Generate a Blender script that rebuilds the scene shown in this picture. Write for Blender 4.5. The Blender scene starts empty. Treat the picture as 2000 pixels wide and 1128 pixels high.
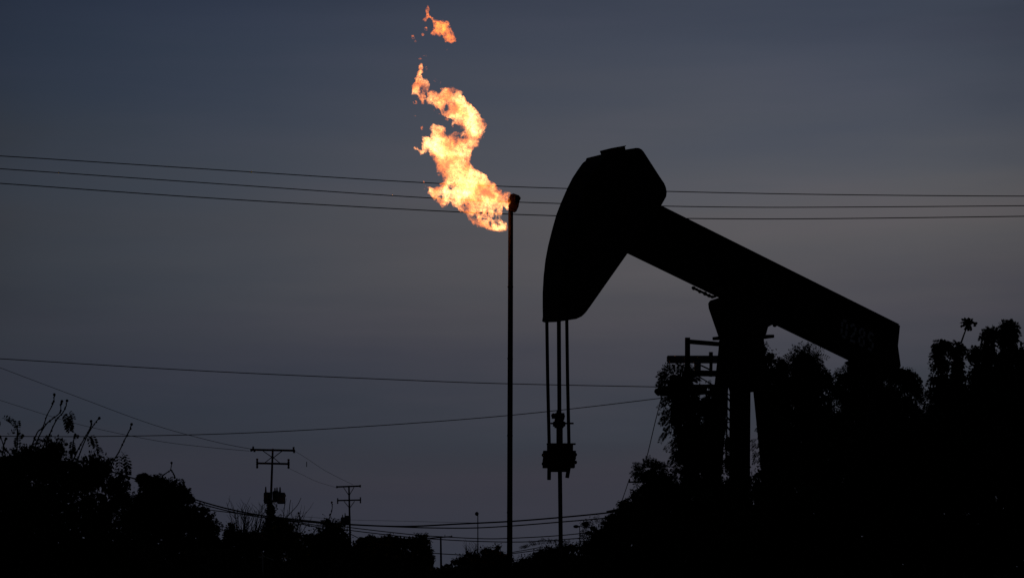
import bpy, bmesh, math, random
import numpy as np
from mathutils import Vector, Matrix
R = math.radians
rnd = random.Random(7)
rng = np.random.default_rng(11)
sc = bpy.context.scene
COL = sc.collection

# ------------------------------------------------------------------ camera
F, CX, CY, HOR, CAMH = 4722.0, 1000.0, 564.0, 1110.0, 1.7
PITCH = math.atan((HOR - CY) / F)
cd = bpy.data.cameras.new('camera'); cam = bpy.data.objects.new('camera', cd); COL.objects.link(cam)
cam.location = (0, 0, CAMH); cam.rotation_euler = (R(90) + PITCH, 0, 0)
cd.lens = 85; cd.sensor_width = 36; cd.clip_start = 0.5; cd.clip_end = 20000
sc.camera = cam

# ------------------------------------------------------------------ sky: overcast dusk, brightest low in the west (ahead of the camera)
def lin(c):
    return tuple(((v / 255) / 12.92 if v / 255 <= .04045 else ((v / 255 + .055) / 1.055) ** 2.4) for v in c)
w = bpy.data.worlds.new('World'); sc.world = w; w.use_nodes = True
nt = w.node_tree; N = nt.nodes; L = nt.links; N.clear()
def nd(t, **k):
    n = N.new(t)
    for a, b in k.items(): setattr(n, a, b)
    return n
def ramp(stops, mode='B_SPLINE'):
    r = nd('ShaderNodeValToRGB'); r.color_ramp.interpolation = mode
    e = r.color_ramp.elements
    while len(e) > 1: e.remove(e[-1])
    e[0].position = stops[0][0]; e[0].color = (*stops[0][1], 1)
    for p, c in stops[1:]:
        x = e.new(p); x.color = (*c, 1)
    return r
tc = nd('ShaderNodeTexCoord'); sp = nd('ShaderNodeSeparateXYZ'); L.new(tc.outputs['Generated'], sp.inputs[0])
# cloud bands: noise stretched along the horizon
mp = nd('ShaderNodeMapping'); mp.inputs['Scale'].default_value = (1.6, 1.6, 11.0); L.new(tc.outputs['Generated'], mp.inputs[0])
nz = nd('ShaderNodeTexNoise'); nz.inputs['Scale'].default_value = 2.2; nz.inputs['Detail'].default_value = 4; nz.inputs['Roughness'].default_value = .5
L.new(mp.outputs[0], nz.inputs['Vector'])
def math_(op, a, b=None):
    m = nd('ShaderNodeMath', operation=op)
    for i, v in enumerate((a, b)):
        if v is None: continue
        if isinstance(v, (int, float)): m.inputs[i].default_value = v
        else: L.new(v, m.inputs[i])
    return m.outputs[0]
band = math_('MULTIPLY', math_('SUBTRACT', nz.outputs['Fac'], .5), .07)
xr = math_('MAXIMUM', sp.outputs['X'], 0.0)
e0 = math_('MULTIPLY', math_('ADD', sp.outputs['Z'], band), 2.5)      # 0..0.4 -> 0..1
elev = math_('ADD', math_('MULTIPLY', math_('SUBTRACT', e0, .36), math_('ADD', math_('MULTIPLY', math_('MULTIPLY', xr, xr), 6.0), 1.0)), .36)      # 0..0.4 -> 0..1
el = ramp([(0.0, lin((57, 60, 70))), (.085, lin((61, 60, 69))), (.125, lin((60, 61, 69))), (.165, lin((58, 63, 72))), (.21, lin((70, 70, 79))), (.25, lin((77, 76, 82))),
           (.30, lin((85, 84, 88))), (.35, lin((90, 88, 91))), (.40, lin((84, 86, 93))), (.48, lin((73, 78, 90))),
           (.55, lin((68, 74, 88))), (.62, lin((57, 64, 79))), (.78, lin((50, 56, 72))), (1.0, lin((38, 43, 58)))])
L.new(elev, el.inputs[0])
az = ramp([(0.0, (.25,) * 3), (.26, (.34, .36, .38)), (.31, (.37, .46, .56)), (.40, (.60, .68, .77)), (.46, (.80, .82, .86)), (.54, (.95,) * 3),
           (.63, (1.04,) * 3), (.70, (.97, .96, .93)), (1.0, (.5,) * 3)])
L.new(math_('ADD', math_('MULTIPLY', math_('ADD', sp.outputs['X'], math_('MULTIPLY', band, .8)), .98), .5), az.inputs[0])
mx = nd('ShaderNodeMix', data_type='RGBA', blend_type='MULTIPLY'); mx.inputs[0].default_value = 1
lowf = nd('ShaderNodeMapRange', interpolation_type='SMOOTHSTEP'); L.new(e0, lowf.inputs[0])      # low down the glow spreads more evenly
for i_, q_ in enumerate((.10, .29, .6, 0.0)): lowf.inputs[i_ + 1].default_value = q_
azm = nd('ShaderNodeMix', data_type='RGBA'); L.new(lowf.outputs[0], azm.inputs[0]); L.new(az.outputs[0], azm.inputs[6]); azm.inputs[7].default_value = (.86, .88, .92, 1)
L.new(el.outputs[0], mx.inputs[6]); L.new(azm.outputs[2], mx.inputs[7])
# the eastern half of the dome, behind the camera, is already night
bk = nd('ShaderNodeMapRange', interpolation_type='SMOOTHSTEP'); L.new(sp.outputs['Y'], bk.inputs[0])
bk.inputs[1].default_value = -.1; bk.inputs[2].default_value = .85; bk.inputs[3].default_value = .2; bk.inputs[4].default_value = 1
mp2 = nd('ShaderNodeMapping'); mp2.inputs['Scale'].default_value = (5, 5, 46); mp2.inputs['Rotation'].default_value = (0, R(2), 0); L.new(tc.outputs['Generated'], mp2.inputs[0])
nz2 = nd('ShaderNodeTexNoise'); nz2.inputs['Scale'].default_value = 1.6; nz2.inputs['Detail'].default_value = 5; nz2.inputs['Roughness'].default_value = .55; L.new(mp2.outputs[0], nz2.inputs['Vector'])
st = ramp([(.32, (.965, .98, .995)), (.5, (1, 1, 1)), (.68, (1.05, 1.025, 1.03))], 'LINEAR'); L.new(nz2.outputs['Fac'], st.inputs[0])
mx2 = nd('ShaderNodeMix', data_type='RGBA', blend_type='MULTIPLY'); mx2.inputs[0].default_value = 1; L.new(mx.outputs[2], mx2.inputs[6]); L.new(st.outputs[0], mx2.inputs[7])
mv = nd('ShaderNodeVectorMath', operation='SCALE'); L.new(mx2.outputs[2], mv.inputs[0]); L.new(bk.outputs[0], mv.inputs[3])
sk = nd('ShaderNodeTexSky', sky_type='NISHITA'); sk.sun_disc = False; sk.sun_elevation = R(-1.5); sk.sun_rotation = R(6)
b1 = nd('ShaderNodeBackground'); b1.inputs[1].default_value = 1.0; L.new(mv.outputs[0], b1.inputs[0])
b2 = nd('ShaderNodeBackground'); b2.inputs[1].default_value = .0006; L.new(sk.outputs[0], b2.inputs[0])
ad = nd('ShaderNodeAddShader'); L.new(b1.outputs[0], ad.inputs[0]); L.new(b2.outputs[0], ad.inputs[1])
wo = nd('ShaderNodeOutputWorld'); L.new(ad.outputs[0], wo.inputs[0])
sc.view_settings.view_transform = 'Standard'; sc.view_settings.look = 'None'
sc.view_settings.exposure = 0; sc.view_settings.gamma = 1
sc.render.engine = 'CYCLES'
sc.cycles.volume_step_rate = 1.0; sc.cycles.volume_max_steps = 256
sc.cycles.use_denoising = True; sc.cycles.transparent_max_bounces = 16; sc.cycles.max_bounces = 4

# ------------------------------------------------------------------ helpers
def P(x, y, D):
    """world point seen at photo pixel (x, y), D metres ahead of the camera"""
    X = (x - CX) / F; U = (CY - y) / F
    dy = math.cos(PITCH) - U * math.sin(PITCH); dz = math.sin(PITCH) + U * math.cos(PITCH)
    t = D / dy
    return Vector((X * t, D, CAMH + dz * t))
def mpp(D): return D / F     # metres per photo pixel

def material(name, base, rough=.7, metal=0.0, var=.35, scale=6.0, spec=.3, bump=0.0, noise2=None):
    m = bpy.data.materials.new(name); m.use_nodes = True
    t = m.node_tree; b = t.nodes['Principled BSDF']
    tc = t.nodes.new('ShaderNodeTexCoord'); n = t.nodes.new('ShaderNodeTexNoise')
    n.inputs['Scale'].default_value = scale; n.inputs['Detail'].default_value = 6
    t.links.new(tc.outputs['Object'], n.inputs['Vector'])
    r = t.nodes.new('ShaderNodeValToRGB'); e = r.color_ramp.elements
    e[0].position = .35; e[1].position = .68
    e[0].color = (*[c * (1 - var) for c in base], 1)
    e[1].color = (*(noise2 or [min(1, c * (1 + var)) for c in base]), 1)
    t.links.new(n.outputs['Fac'], r.inputs[0]); t.links.new(r.outputs[0], b.inputs['Base Color'])
    b.inputs['Roughness'].default_value = rough; b.inputs['Metallic'].default_value = metal
    b.inputs['Specular IOR Level'].default_value = spec
    if bump:
        bp = t.nodes.new('ShaderNodeBump'); bp.inputs['Strength'].default_value = bump; bp.inputs['Distance'].default_value = .02
        t.links.new(n.outputs['Fac'], bp.inputs['Height']); t.links.new(bp.outputs[0], b.inputs['Normal'])
    return m
M = dict(
    steel=material('weathered_painted_steel', (.035, .033, .030), .75, 0, .4, 3.0, .15, .2, (.055, .035, .022)),
    beam=material('weathered_beam_paint', (.032, .031, .030), .8, 0, .4, 2.0, .12, .2, (.05, .034, .022)),
    iron=material('rusty_iron', (.045, .025, .016), .85, 0, .5, 14.0, .15, .4, (.09, .04, .02)),
    cable=material('greasy_wire_rope', (.02, .02, .02), .6, 0, .2, 30, .2),
    rod=material('oiled_rod', (.05, .05, .05), .5, .3, .2, 8, .2),
    wood=material('weathered_pole_wood', (.06, .05, .042), .9, 0, .4, 5.0, .1),
    wire=material('aged_wire', (.02, .02, .022), .8, 0, .2, 3, .1),
    ceramic=material('brown_insulator', (.05, .03, .022), .5, 0, .2, 8, .3),
    tank=material('grey_transformer_paint', (.16, .17, .17), .6, 0, .2, 3, .3),
    bark=material('tree_bark', (.05, .04, .03), .95, 0, .4, 9, .05, .4),
    twig=material('green_stem', (.04, .045, .025), .9, 0, .3, 12, .05),
    leafdark=material('dark_dense_foliage', (.035, .05, .022), .8, 0, .5, 1.5, .05),
    leafvine=material('vine_foliage', (.04, .065, .024), .75, 0, .45, 1.8, .06),
    leafdry=material('dry_scrub_foliage', (.06, .055, .03), .85, 0, .45, 1.1, .05),
    leafbig=material('broad_glossy_foliage', (.035, .058, .025), .7, 0, .4, 2.0, .08),
    deadwood=material('bleached_dead_branch', (.75, .72, .66), .8, 0, .15, 12, .2),
    paint=material('faded_white_paint', (.78, .77, .74), .8, 0, .55, 22, .1),
    earth=material('dry_earth', (.07, .055, .04), .95, 0, .4, .3, .05),
    soot=material('sooty_pipe', (.010, .008, .007), .9, 0, .4, 14.0, .08, .4, (.02, .011, .007)),
    concrete=material('concrete', (.22, .21, .2), .9, 0, .25, 4, .1),
)
def link(o, parent=None):
    COL.objects.link(o)
    if parent is not None:
        o.parent = parent
    return o
def mesh_obj(name, verts, faces, mat, parent=None, smooth=False):
    """verts are world coordinates; the object gets its parent's inverse location baked in"""
    me = bpy.data.meshes.new(name)
    verts = np.asarray(verts, dtype=np.float64)
    if parent is not None and 'wm' in META.get(parent.name, {}):
        inv = np.array(META[parent.name]['wm'].inverted())
        verts = verts @ inv[:3, :3].T + inv[:3, 3]
    if isinstance(faces, np.ndarray):
        nf, k = faces.shape
        me.vertices.add(len(verts)); me.vertices.foreach_set('co', verts.astype(np.float32).ravel())
        me.loops.add(nf * k); me.loops.foreach_set('vertex_index', faces.astype(np.int32).ravel())
        me.polygons.add(nf); me.polygons.foreach_set('loop_start', np.arange(0, nf * k, k, dtype=np.int32))
        me.polygons.foreach_set('loop_total', np.full(nf, k, dtype=np.int32))
        me.update(calc_edges=True)
    else:
        me.from_pydata([tuple(v) for v in verts], [], faces)
    if smooth:
        me.polygons.foreach_set('use_smooth', np.ones(len(me.polygons), dtype=bool))
    me.validate(); me.update()
    me.materials.append(mat)
    o = bpy.data.objects.new(name, me)
    if parent is not None and parent.name in META: META[o.name] = META[parent.name]
    return link(o, parent)
META = {}
def thing(name, label, cat, loc, rz=0.0, group=None):
    o = bpy.data.objects.new(name, None); link(o)
    o.location = loc; o.rotation_euler = (0, 0, rz); o.empty_display_size = .3
    o['label'] = label; o['category'] = cat
    if group: o['group'] = group
    META[o.name] = {'wm': Matrix.Translation(Vector(loc)) @ Matrix.Rotation(rz, 4, 'Z')}
    return o
def tag(o, label, cat, group=None):
    o['label'] = label; o['category'] = cat
    if group: o['group'] = group
    return o
class MB:
    """collects solid shapes, world coordinates"""
    def __init__(s): s.v = []; s.f = []
    def add(s, vs, fs):
        b = len(s.v); s.v += [tuple(v) for v in vs]; s.f += [tuple(i + b for i in f) for f in fs]
    def tube(s, pts, rads, n=8, cap=True):
        pts = [Vector(p) for p in pts]
        if isinstance(rads, (int, float)): rads = [rads] * len(pts)
        vs = []; up = None
        for i, p in enumerate(pts):
            d = (pts[min(i + 1, len(pts) - 1)] - pts[max(i - 1, 0)])
            if d.length < 1e-9: d = Vector((0, 0, 1))
            d.normalize()
            if up is None:
                up = Vector((0, 1, 0)) if abs(d.y) < .9 else Vector((1, 0, 0))
            a = (up - d * up.dot(d)).normalized(); b = d.cross(a); up = a
            for k in range(n):
                t = 2 * math.pi * k / n
                vs.append(p + (a * math.cos(t) + b * math.sin(t)) * rads[i])
        fs = []
        for i in range(len(pts) - 1):
            for k in range(n):
                k2 = (k + 1) % n
                fs.append((i * n + k, i * n + k2, (i + 1) * n + k2, (i + 1) * n + k))
        if cap:
            fs.append(tuple(range(n - 1, -1, -1))); fs.append(tuple((len(pts) - 1) * n + k for k in range(n)))
        s.add(vs, fs)
    def bar(s, a, b, wy, wz):
        """rectangular bar from a to b; wz thickness across in the vertical plane, wy the other way"""
        a = Vector(a); b = Vector(b); d = (b - a).normalized()
        side = d.cross(Vector((0, 0, 1)))
        if side.length < .05: side = Vector((0, 1, 0)) - d * d.y
        side.normalize(); up = side.cross(d).normalized()
        vs = [q + side * (wy / 2 * i) + up * (wz / 2 * j) for q in (a, b) for i, j in ((-1, -1), (1, -1), (1, 1), (-1, 1))]
        s.add(vs, [(0, 1, 2, 3), (7, 6, 5, 4), (0, 4, 5, 1), (1, 5, 6, 2), (2, 6, 7, 3), (3, 7, 4, 0)])
    def box(s, c, sz, ax=(1, 0, 0)):
        ax = Vector(ax).normalized(); c = Vector(c)
        s.bar(c - ax * sz[0] / 2, c + ax * sz[0] / 2, sz[1], sz[2])
    def prism(s, poly, nrm, t):
        """polygon (world points) extruded by t/2 to both sides along nrm"""
        nrm = Vector(nrm).normalized(); n = len(poly)
        vs = [Vector(p) - nrm * t / 2 for p in poly] + [Vector(p) + nrm * t / 2 for p in poly]
        fs = [tuple(range(n)), tuple(range(2 * n - 1, n - 1, -1))] + [(i, i + n, (i + 1) % n + n, (i + 1) % n) for i in range(n)]
        s.add(vs, fs)
    def ball(s, c, r, seg=10, sq=(1, 1, 1)):
        c = Vector(c); vs = []; fs = []; m = seg // 2
        for i in range(m + 1):
            ph = math.pi * i / m
            for k in range(seg):
                t = 2 * math.pi * k / seg
                vs.append(c + Vector((math.sin(ph) * math.cos(t) * sq[0], math.sin(ph) * math.sin(t) * sq[1], math.cos(ph) * sq[2])) * r)
        for i in range(m):
            for k in range(seg):
                k2 = (k + 1) % seg
                fs.append((i * seg + k, (i + 1) * seg + k, (i + 1) * seg + k2, i * seg + k2))
        s.add(vs, fs)
    def build(s, name, mat, parent=None, smooth=False, bevel=0):
        o = mesh_obj(name, s.v, s.f, mat, parent)
        bm = bmesh.new(); bm.from_mesh(o.data); bmesh.ops.recalc_face_normals(bm, faces=bm.faces[:]); bm.to_mesh(o.data); bm.free()
        if smooth:
            for p in o.data.polygons: p.use_smooth = len(p.vertices) == 4
        if bevel:
            b = o.modifiers.new('bevel', 'BEVEL'); b.width = bevel; b.segments = 2; b.limit_method = 'ANGLE'
        return o

# ------------------------------------------------------------------ ground
g = 40; xs = np.linspace(-1, 1, g * 2 + 1); xs = np.sign(xs) * np.abs(xs) ** 3 * 9000
gx, gy = np.meshgrid(xs, xs + 0)
hz = .35 * np.sin(gx * .035 + 1) * np.cos(gy * .028) * np.clip(np.hypot(gx, gy) / 60, 0, 1) * np.clip(1 - np.hypot(gx, gy) / 3000, 0, 1)
vs = np.stack([gx, gy, hz - .35], -1).reshape(-1, 3); n_ = 2 * g + 1
ii = np.arange((n_ - 1) * (n_ - 1)); a_ = (ii // (n_ - 1)) * n_ + ii % (n_ - 1)
ground = mesh_obj('ground', vs, np.stack([a_, a_ + 1, a_ + n_ + 1, a_ + n_], 1), M['earth']); ground['kind'] = 'structure'
GZ = -.15

# ------------------------------------------------------------------ pumpjack
TH = R(33); DP = 55.0
Q = P(1450, 600, DP); ex = Vector((math.cos(TH), math.sin(TH), 0)); nr = Vector((math.sin(TH), -math.cos(TH), 0))   # nr: towards the near side
C0 = Vector((0, 0, CAMH))
def PL(x, y, off=0.0):
    """photo pixel on the vertical plane of the pump, off metres to its near side"""
    d = P(x, y, 1.0) - C0; q = Q + nr * off
    return C0 + d * ((q - C0).dot(nr) / d.dot(nr))
pump = thing('pumpjack', 'huge black oil pumpjack, its horse head raised high beside the burning flare stack', 'pumpjack', (Q.x, Q.y, 0), TH)
# horse head: near plate outline; its left half is read from the far plate, which peeks out to the left
HW = .82
far_left = [(1059.4, 618), (1059, 600), (1059, 572), (1060.8, 540), (1064.3, 508), (1069.6, 480), (1076.7, 451.5), (1085.6, 419.6),
            (1094.5, 396.5), (1106.9, 368), (1117.5, 347), (1128, 331), (1137, 318.5), (1143, 314)]
near_right = [(1186, 298.6), (1213, 293.4), (1243, 288.6), (1249, 288.8), (1254, 291.5), (1258, 296), (1289.5, 345), (1298, 357.5), (1301.5, 366), (1303, 375),
              (1302, 384), (1293, 400), (1270, 436), (1225.7, 495.8), (1149.4, 604), (1144, 611), (1137, 617.5), (1126.4, 622.4), (1103, 623.2), (1099, 621)]
top_far = [(1169, 302.5)]
prof = [PL(x, y, -HW / 2) for x, y in far_left]
prof = [p + nr * HW / 2 for p in prof]
pr2 = [PL(x, y, HW / 2) - nr * HW / 2 for x, y in near_right]
outline = prof + pr2
mb = MB(); mb.prism(outline, nr, HW)
mb.build('horse_head', M['steel'], pump, bevel=.02)
cen = sum((p for p in outline), Vector()) / len(outline)
mb = MB()      # raised stiffener frame on both cheeks
for sgn in (1, -1):
    inner = [cen + (p - cen) * .93 for p in outline]
    for i in range(len(inner)):
        a, b = inner[i], inner[(i + 1) % len(inner)]
        if (b - a).length > .02: mb.bar(a + nr * sgn * (HW / 2 + .012), b + nr * sgn * (HW / 2 + .012), .03, .05)
    for f1, f2 in ((3, 22), (7, 19)):
        mb.bar(inner[f1] + nr * sgn * (HW / 2 + .014), inner[f2 % len(inner)] + nr * sgn * (HW / 2 + .014), .03, .07)
mb.build('head_stiffener', M['steel'], pump)
mb = MB()      # cable anchor box on the crown
mb.prism([PL(x, y, .1) for x, y in ((1182.4, 292), (1212.5, 286.6), (1209.5, 290), (1211, 297), (1186, 301), (1184, 297))], nr, .45)
mb.build('wireline_anchor', M['iron'], pump, bevel=.01)
# walking beam: I section
topL, topR, botR, botL = (1240, 375.2), (1757, 632), (1752, 749), (1190, 477.8)
mb = MB()
T = lambda x, y, o=0: PL(x, y, o)
web = [T(1240, 380), T(1746, 634), T(1742, 676), T(1690, 716), T(1200, 479)]
mb.prism(web, nr, .05)
def strip(pts, wdt, th):
    for a, b in zip(pts[:-1], pts[1:]):
        mb.bar(a, b, wdt, th)
FW = .34; th = .05
off = Vector((0, 0, th / 2))
mb.bar(T(1236, 373.5, FW / 2) - nr * FW / 2 - off, T(1755.5, 632.2, FW / 2) - nr * FW / 2 - off, FW, th)
mb.bar(T(1200, 482.4, -FW / 2) + nr * FW / 2 + off, T(1700, 724.3, -FW / 2) + nr * FW / 2 + off, FW, th)
mb.bar(T(1747.0, 636), T(1743, 676), FW, th)
mb.bar(T(1743, 676), T(1748.5, 716), FW, th)
for x in (1300, 1380, 1460, 1540, 1620, 1725):
    y0 = 400 + (x - 1290) * .4968 + 8; y1 = 496 + (x - 1228) * .4838 - 8
    mb.prism([T(x, y0), T(x + 3, y0 + 1.5), T(x + 3, y1 + 1.4), T(x, y1)], nr, FW * .9)
beam_o = mb.build('walking_beam', M['beam'], pump)
# painted number on the near side of the web: thin raised strokes, stencil breaks
GL = {'0': [((.12, .15), (.12, .46)), ((.12, .56), (.12, .85)), ((.2, .97), (.62, .97)), ((.7, .85), (.7, .56)), ((.7, .46), (.7, .15)), ((.2, .03), (.62, .03))],
      '2': [((.12, .8), (.25, .97)), ((.25, .97), (.58, .97)), ((.68, .88), (.68, .66)), ((.64, .58), (.2, .2)), ((.12, .03), (.72, .03))],
      '8': [((.2, .97), (.6, .97)), ((.14, .9), (.14, .62)), ((.68, .9), (.68, .62)), ((.24, .53), (.58, .53)), ((.12, .42), (.12, .12)), ((.7, .42), (.7, .12)), ((.2, .03), (.62, .03))],
      '5': [((.16, .97), (.72, .97)), ((.15, .88), (.15, .6)), ((.25, .57), (.55, .57)), ((.68, .48), (.7, .16)), ((.14, .03), (.6, .03))]}
o0 = (1641, 655); ux = (17.2, 8.3); uy = (2.5, -33)
for k, ch in enumerate('0285'):
    mb = MB()
    for a, b in GL[ch]:
        pp = []
        for q in (a, b):
            u = k + q[0] * .92
            pp.append(PL(o0[0] + ux[0] * u + uy[0] * q[1], o0[1] + ux[1] * u + uy[1] * q[1], .031))
        mb.bar(pp[0], pp[1], .006, .058)
    num = mb.build('painted_digit', M['paint'], beam_o); num['label'] = 'faded white stencilled digit ' + ch
# centre bearing + samson post top (saddle)
mb = MB()
mb.prism([PL(x, y) for x, y in ((1397, 590), (1400.5, 584.5), (1408, 582), (1430, 575), (1488, 590), (1508, 628), (1498, 634), (1486, 640), (1482, 655), (1417, 655), (1409, 632), (1398, 600))], nr, .55)
mb.build('saddle_bearing', M['steel'], pump, bevel=.015)
mb = MB()
for (x, y, r) in ((1513, 634, .055), (1505, 627, .06)):
    mb.ball(PL(x, y), r, 10)
mb.bar(PL(1403, 659.5), PL(1500.5, 657.5), .45, .075)
mb.build('bearing_plate', M['steel'], pump, bevel=.012)
mb = MB()      # greasing line and clamps hanging under the beam
for (x, y, r) in ((1355, 562.5, .048), (1361, 565, .035), (1367, 569, .045), (1377, 573, .05), (1385, 577, .045), (1391, 579.5, .04)):
    mb.ball(PL(x, y, .1), r, 8)
mb.tube([PL(x, y, .1) for x, y in ((1352, 561), (1362, 566), (1372, 570.5), (1382, 576), (1392, 580), (1398, 578))], .03, 6)
mb.build('grease_line', M['iron'], pump)
# samson post: four legs, centre column, cross members
def ground_under(p): return Vector((p.x, p.y, GZ - .3))
def leg(x0, y0, x1, y1, o0_, o1_, wd):
    a = PL(x0, y0, o0_); b = PL(x1, y1, o1_)
    d = b - a; t = (GZ - .3 - a.z) / d.z; e = a + d * t
    m = MB(); m.bar(a, e, wd, wd * 1.0); m.build('leg', M['steel'], pump)
leg(1418, 662, 1391, 900, .2, .7, .22)
leg(1418, 662, 1400, 900, -.2, -.7, .2)
leg(1475, 662, 1494, 850, .2, .7, .25)
leg(1476, 662, 1504, 900, -.2, -.7, .25)
mb = MB()
a = PL(1446, 662); b = PL(1444.5, 900); d = b - a; e = a + d * ((GZ - .3 - a.z) / d.z)
mb.bar(a, e, .5, .43); mb.build('centre_column', M['steel'], pump)
mb = MB()
mb.prism([PL(x, y) for x, y in ((1417, 663), (1479, 663), (1481, 695), (1487, 718), (1484, 742), (1462, 766), (1438, 764), (1434, 750), (1414, 745), (1415, 700))], nr, .5)
mb.build('gusset_plate', M['steel'], pump, bevel=.01)
mb = MB()      # lattice ladder between leg and column
for sx in (1420.5, 1428):
    mb.bar(PL(sx, 764, .32), PL(sx - 2, 900, .32), .035, .03)
for k in range(7):
    y = 776 + k * 19
    mb.bar(PL(1420, y, .32), PL(1428, y + 9, .32), .03, .03)
mb.build('ladder', M['iron'], pump)
# service platform on the left
mb = MB()
mb.bar(PL(1342.8, 659, .5), PL(1342.8, 745, .5), .11, .11)
mb.bar(PL(1343, 666.5, .5), PL(1404, 671.5, .3), .08, .095)
mb.bar(PL(1340, 728, .5), PL(1402, 729, .3), .12, .13)
mb.bar(PL(1341, 754, .5), PL(1402, 754, .3), .06, .09)
mb.bar(PL(1345, 764.5, .5), PL(1398, 765.5, .3), .06, .075)
mb.bar(PL(1342.8, 745, .5), PL(1342.8, 780, .5), .09, .09)
mb.bar(PL(1389, 700, .2), PL(1388, 735, .2), .07, .07)
mb.bar(PL(1369, 713, .3), PL(1386, 721, .3), .03, .03)
mb.build('service_platform', M['steel'], pump, bevel=.006)
mb = MB()      # rounded crank weight end sticking out left
mb.prism([PL(x, y, .55) for x, y in ((1283, 764), (1285, 758.5), (1292, 756), (1330, 755), (1375, 757), (1375, 770), (1345, 773), (1300, 772.5), (1288, 770.5))], nr, .25)
mb.build('crank_guard', M['steel'], pump, bevel=.02)
# equaliser, pitman arms, cranks, gearbox and skid (mostly hidden in the vines)
mb = MB()
mb.prism([PL(x, y) for x, y in ((1662, 706), (1700, 690), (1738, 680), (1745, 716), (1738, 735), (1690, 730))], nr, .5)
mb.bar(PL(1722, 722, 1.0), PL(1722, 722, -1.0), .3, .3)
mb.build('equaliser', M['steel'], pump)
for s_ in (1, -1):
    mb = MB(); mb.bar(PL(1722, 722, .95 * s_), PL(1640, 1040, .95 * s_), .12, .16); mb.build('pitman_arm', M['steel'], pump)
    mb = MB(); mb.prism([PL(x, y, .75 * s_) for x, y in ((1560, 1000), (1660, 1020), (1672, 1055), (1650, 1070), (1555, 1060), (1490, 1110), (1450, 1060), (1480, 1000))], nr, .18)
    mb.build('counterweight_crank', M['steel'], pump, bevel=.02)
mb = MB(); c_ = PL(1580, 1060); mb.box((c_.x, c_.y, 1.55), (1.7, 1.1, 1.9), ex); mb.build('gearbox', M['steel'], pump, bevel=.05)
mb = MB()
for s_ in (.6, -.6):
    a = Q + nr * s_ - ex * 1.4; b = Q + nr * s_ + ex * 4.6
    mb.bar((a.x, a.y, .12), (b.x, b.y, .12), .25, .55)
mb.build('skid', M['steel'], pump)
# bridle, carrier bar, rod
CO = .36
def VX(x, y, o): return PL(x, y, o)
def cab(xt, yt, xb, yb, o, r):
    m = MB(); m.tube([VX(xt, yt, o), VX(xb, yb, o)], r, 8); m.build('bridle_cable', M['cable'], pump, smooth=True)
rodc = PL(1091, 750, 0)
def RP(x, y): return P(x, y, rodc.y)
nrx = nr.copy()
for (xt, xb, s_) in ((1067.6, 1072.6, -1), (1106.6, 1111.2, 1)):
    D_ = rodc.y - s_ * .18
    m = MB(); m.tube([P(xt, 600, D_), P((xt + xb) / 2 - .4, 740, D_), P(xb, 866, D_)], 3.3 * mpp(D_), 8); m.build('bridle_cable', M['cable'], pump, smooth=True)
m = MB(); D_ = rodc.y
m.tube([P(1091.3, 600, D_), P(1092.6, 806, D_)], 4.2 * mpp(D_), 10)
m.tube([P(1092.8, 832, D_), P(1093, 872, D_)], 6.6 * mpp(D_), 10)
m.tube([P(1093.6, 918, D_), P(1095.2, 1062, D_), P(1096, 1180, D_)], 4.3 * mpp(D_), 10)
m.build('polished_rod', M['rod'], pump, smooth=True)
m = MB(); k_ = mpp(D_)
hv = Vector((1, 0, 0))
def bx(x0, y0, x1, y1, dep):
    c = P((x0 + x1) / 2, (y0 + y1) / 2, D_); m.box(c, ((x1 - x0) * k_, dep, (y1 - y0) * k_))
bx(1077.5, 809, 1090, 817, .10); bx(1084, 806, 1102.5, 819, .16); bx(1083, 818, 1101, 835, .18); bx(1075, 824.5, 1120.6, 827.8, .05); bx(1080, 823, 1104, 832, .22)
for x_, y_ in ((1081, 811), (1099, 812), (1084, 827), (1100, 828), (1091, 805)): m.ball(P(x_, y_, D_), .055, 10)
m.build('rod_clamp', M['iron'], pump, bevel=.012)
m = MB()
bx(1068.5, 866, 1119, 881, .34); bx(1067.5, 865, 1124.5, 867.8, .2)
bx(1060.5, 880, 1124.5, 897, .42); bx(1059.8, 896, 1122.5, 913, .40); bx(1072, 912, 1107, 920.5, .3)
for x, y in ((1124, 887), (1124, 902), (1061, 888), (1061, 905)): m.ball(P(x, y, D_), .042, 8)
m.bar(P(1072.6, 912, D_ + .18), P(1072.3, 936.5, D_ + .18), .07, 7.5 * k_)
m.bar(P(1111.5, 910, D_ - .18), P(1107.5, 932.5, D_ - .18), .07, 7.5 * k_)
m.build('carrier_bar', M['iron'], pump, bevel=.014)
# wellhead at the foot of the rod
b0 = P(1096, 1150, D_)
wh = thing('wellhead', 'low rusty wellhead in the scrub under the pumpjack rod', 'wellhead', (b0.x, b0.y, GZ))
m = MB(); z0 = GZ - .2
m.tube([(b0.x, b0.y, z0), (b0.x, b0.y, 1.0)], .12, 14); m.tube([(b0.x, b0.y, .35), (b0.x, b0.y, .45)], .24, 14); m.tube([(b0.x, b0.y, .75), (b0.x, b0.y, .83)], .2, 14)
m.build('casing', M['iron'], wh)
m = MB(); m.tube([(b0.x, b0.y, 1.0), (b0.x, b0.y, 1.45)], .08, 12); m.tube([(b0.x, b0.y, 1.28), (b0.x, b0.y, 1.36)], .13, 12); m.build('stuffing_box', M['iron'], wh)
m = MB(); m.tube([(b0.x - .6, b0.y, .6), (b0.x + .6, b0.y, .6)], .05, 10); m.build('flow_line', M['iron'], wh)

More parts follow.
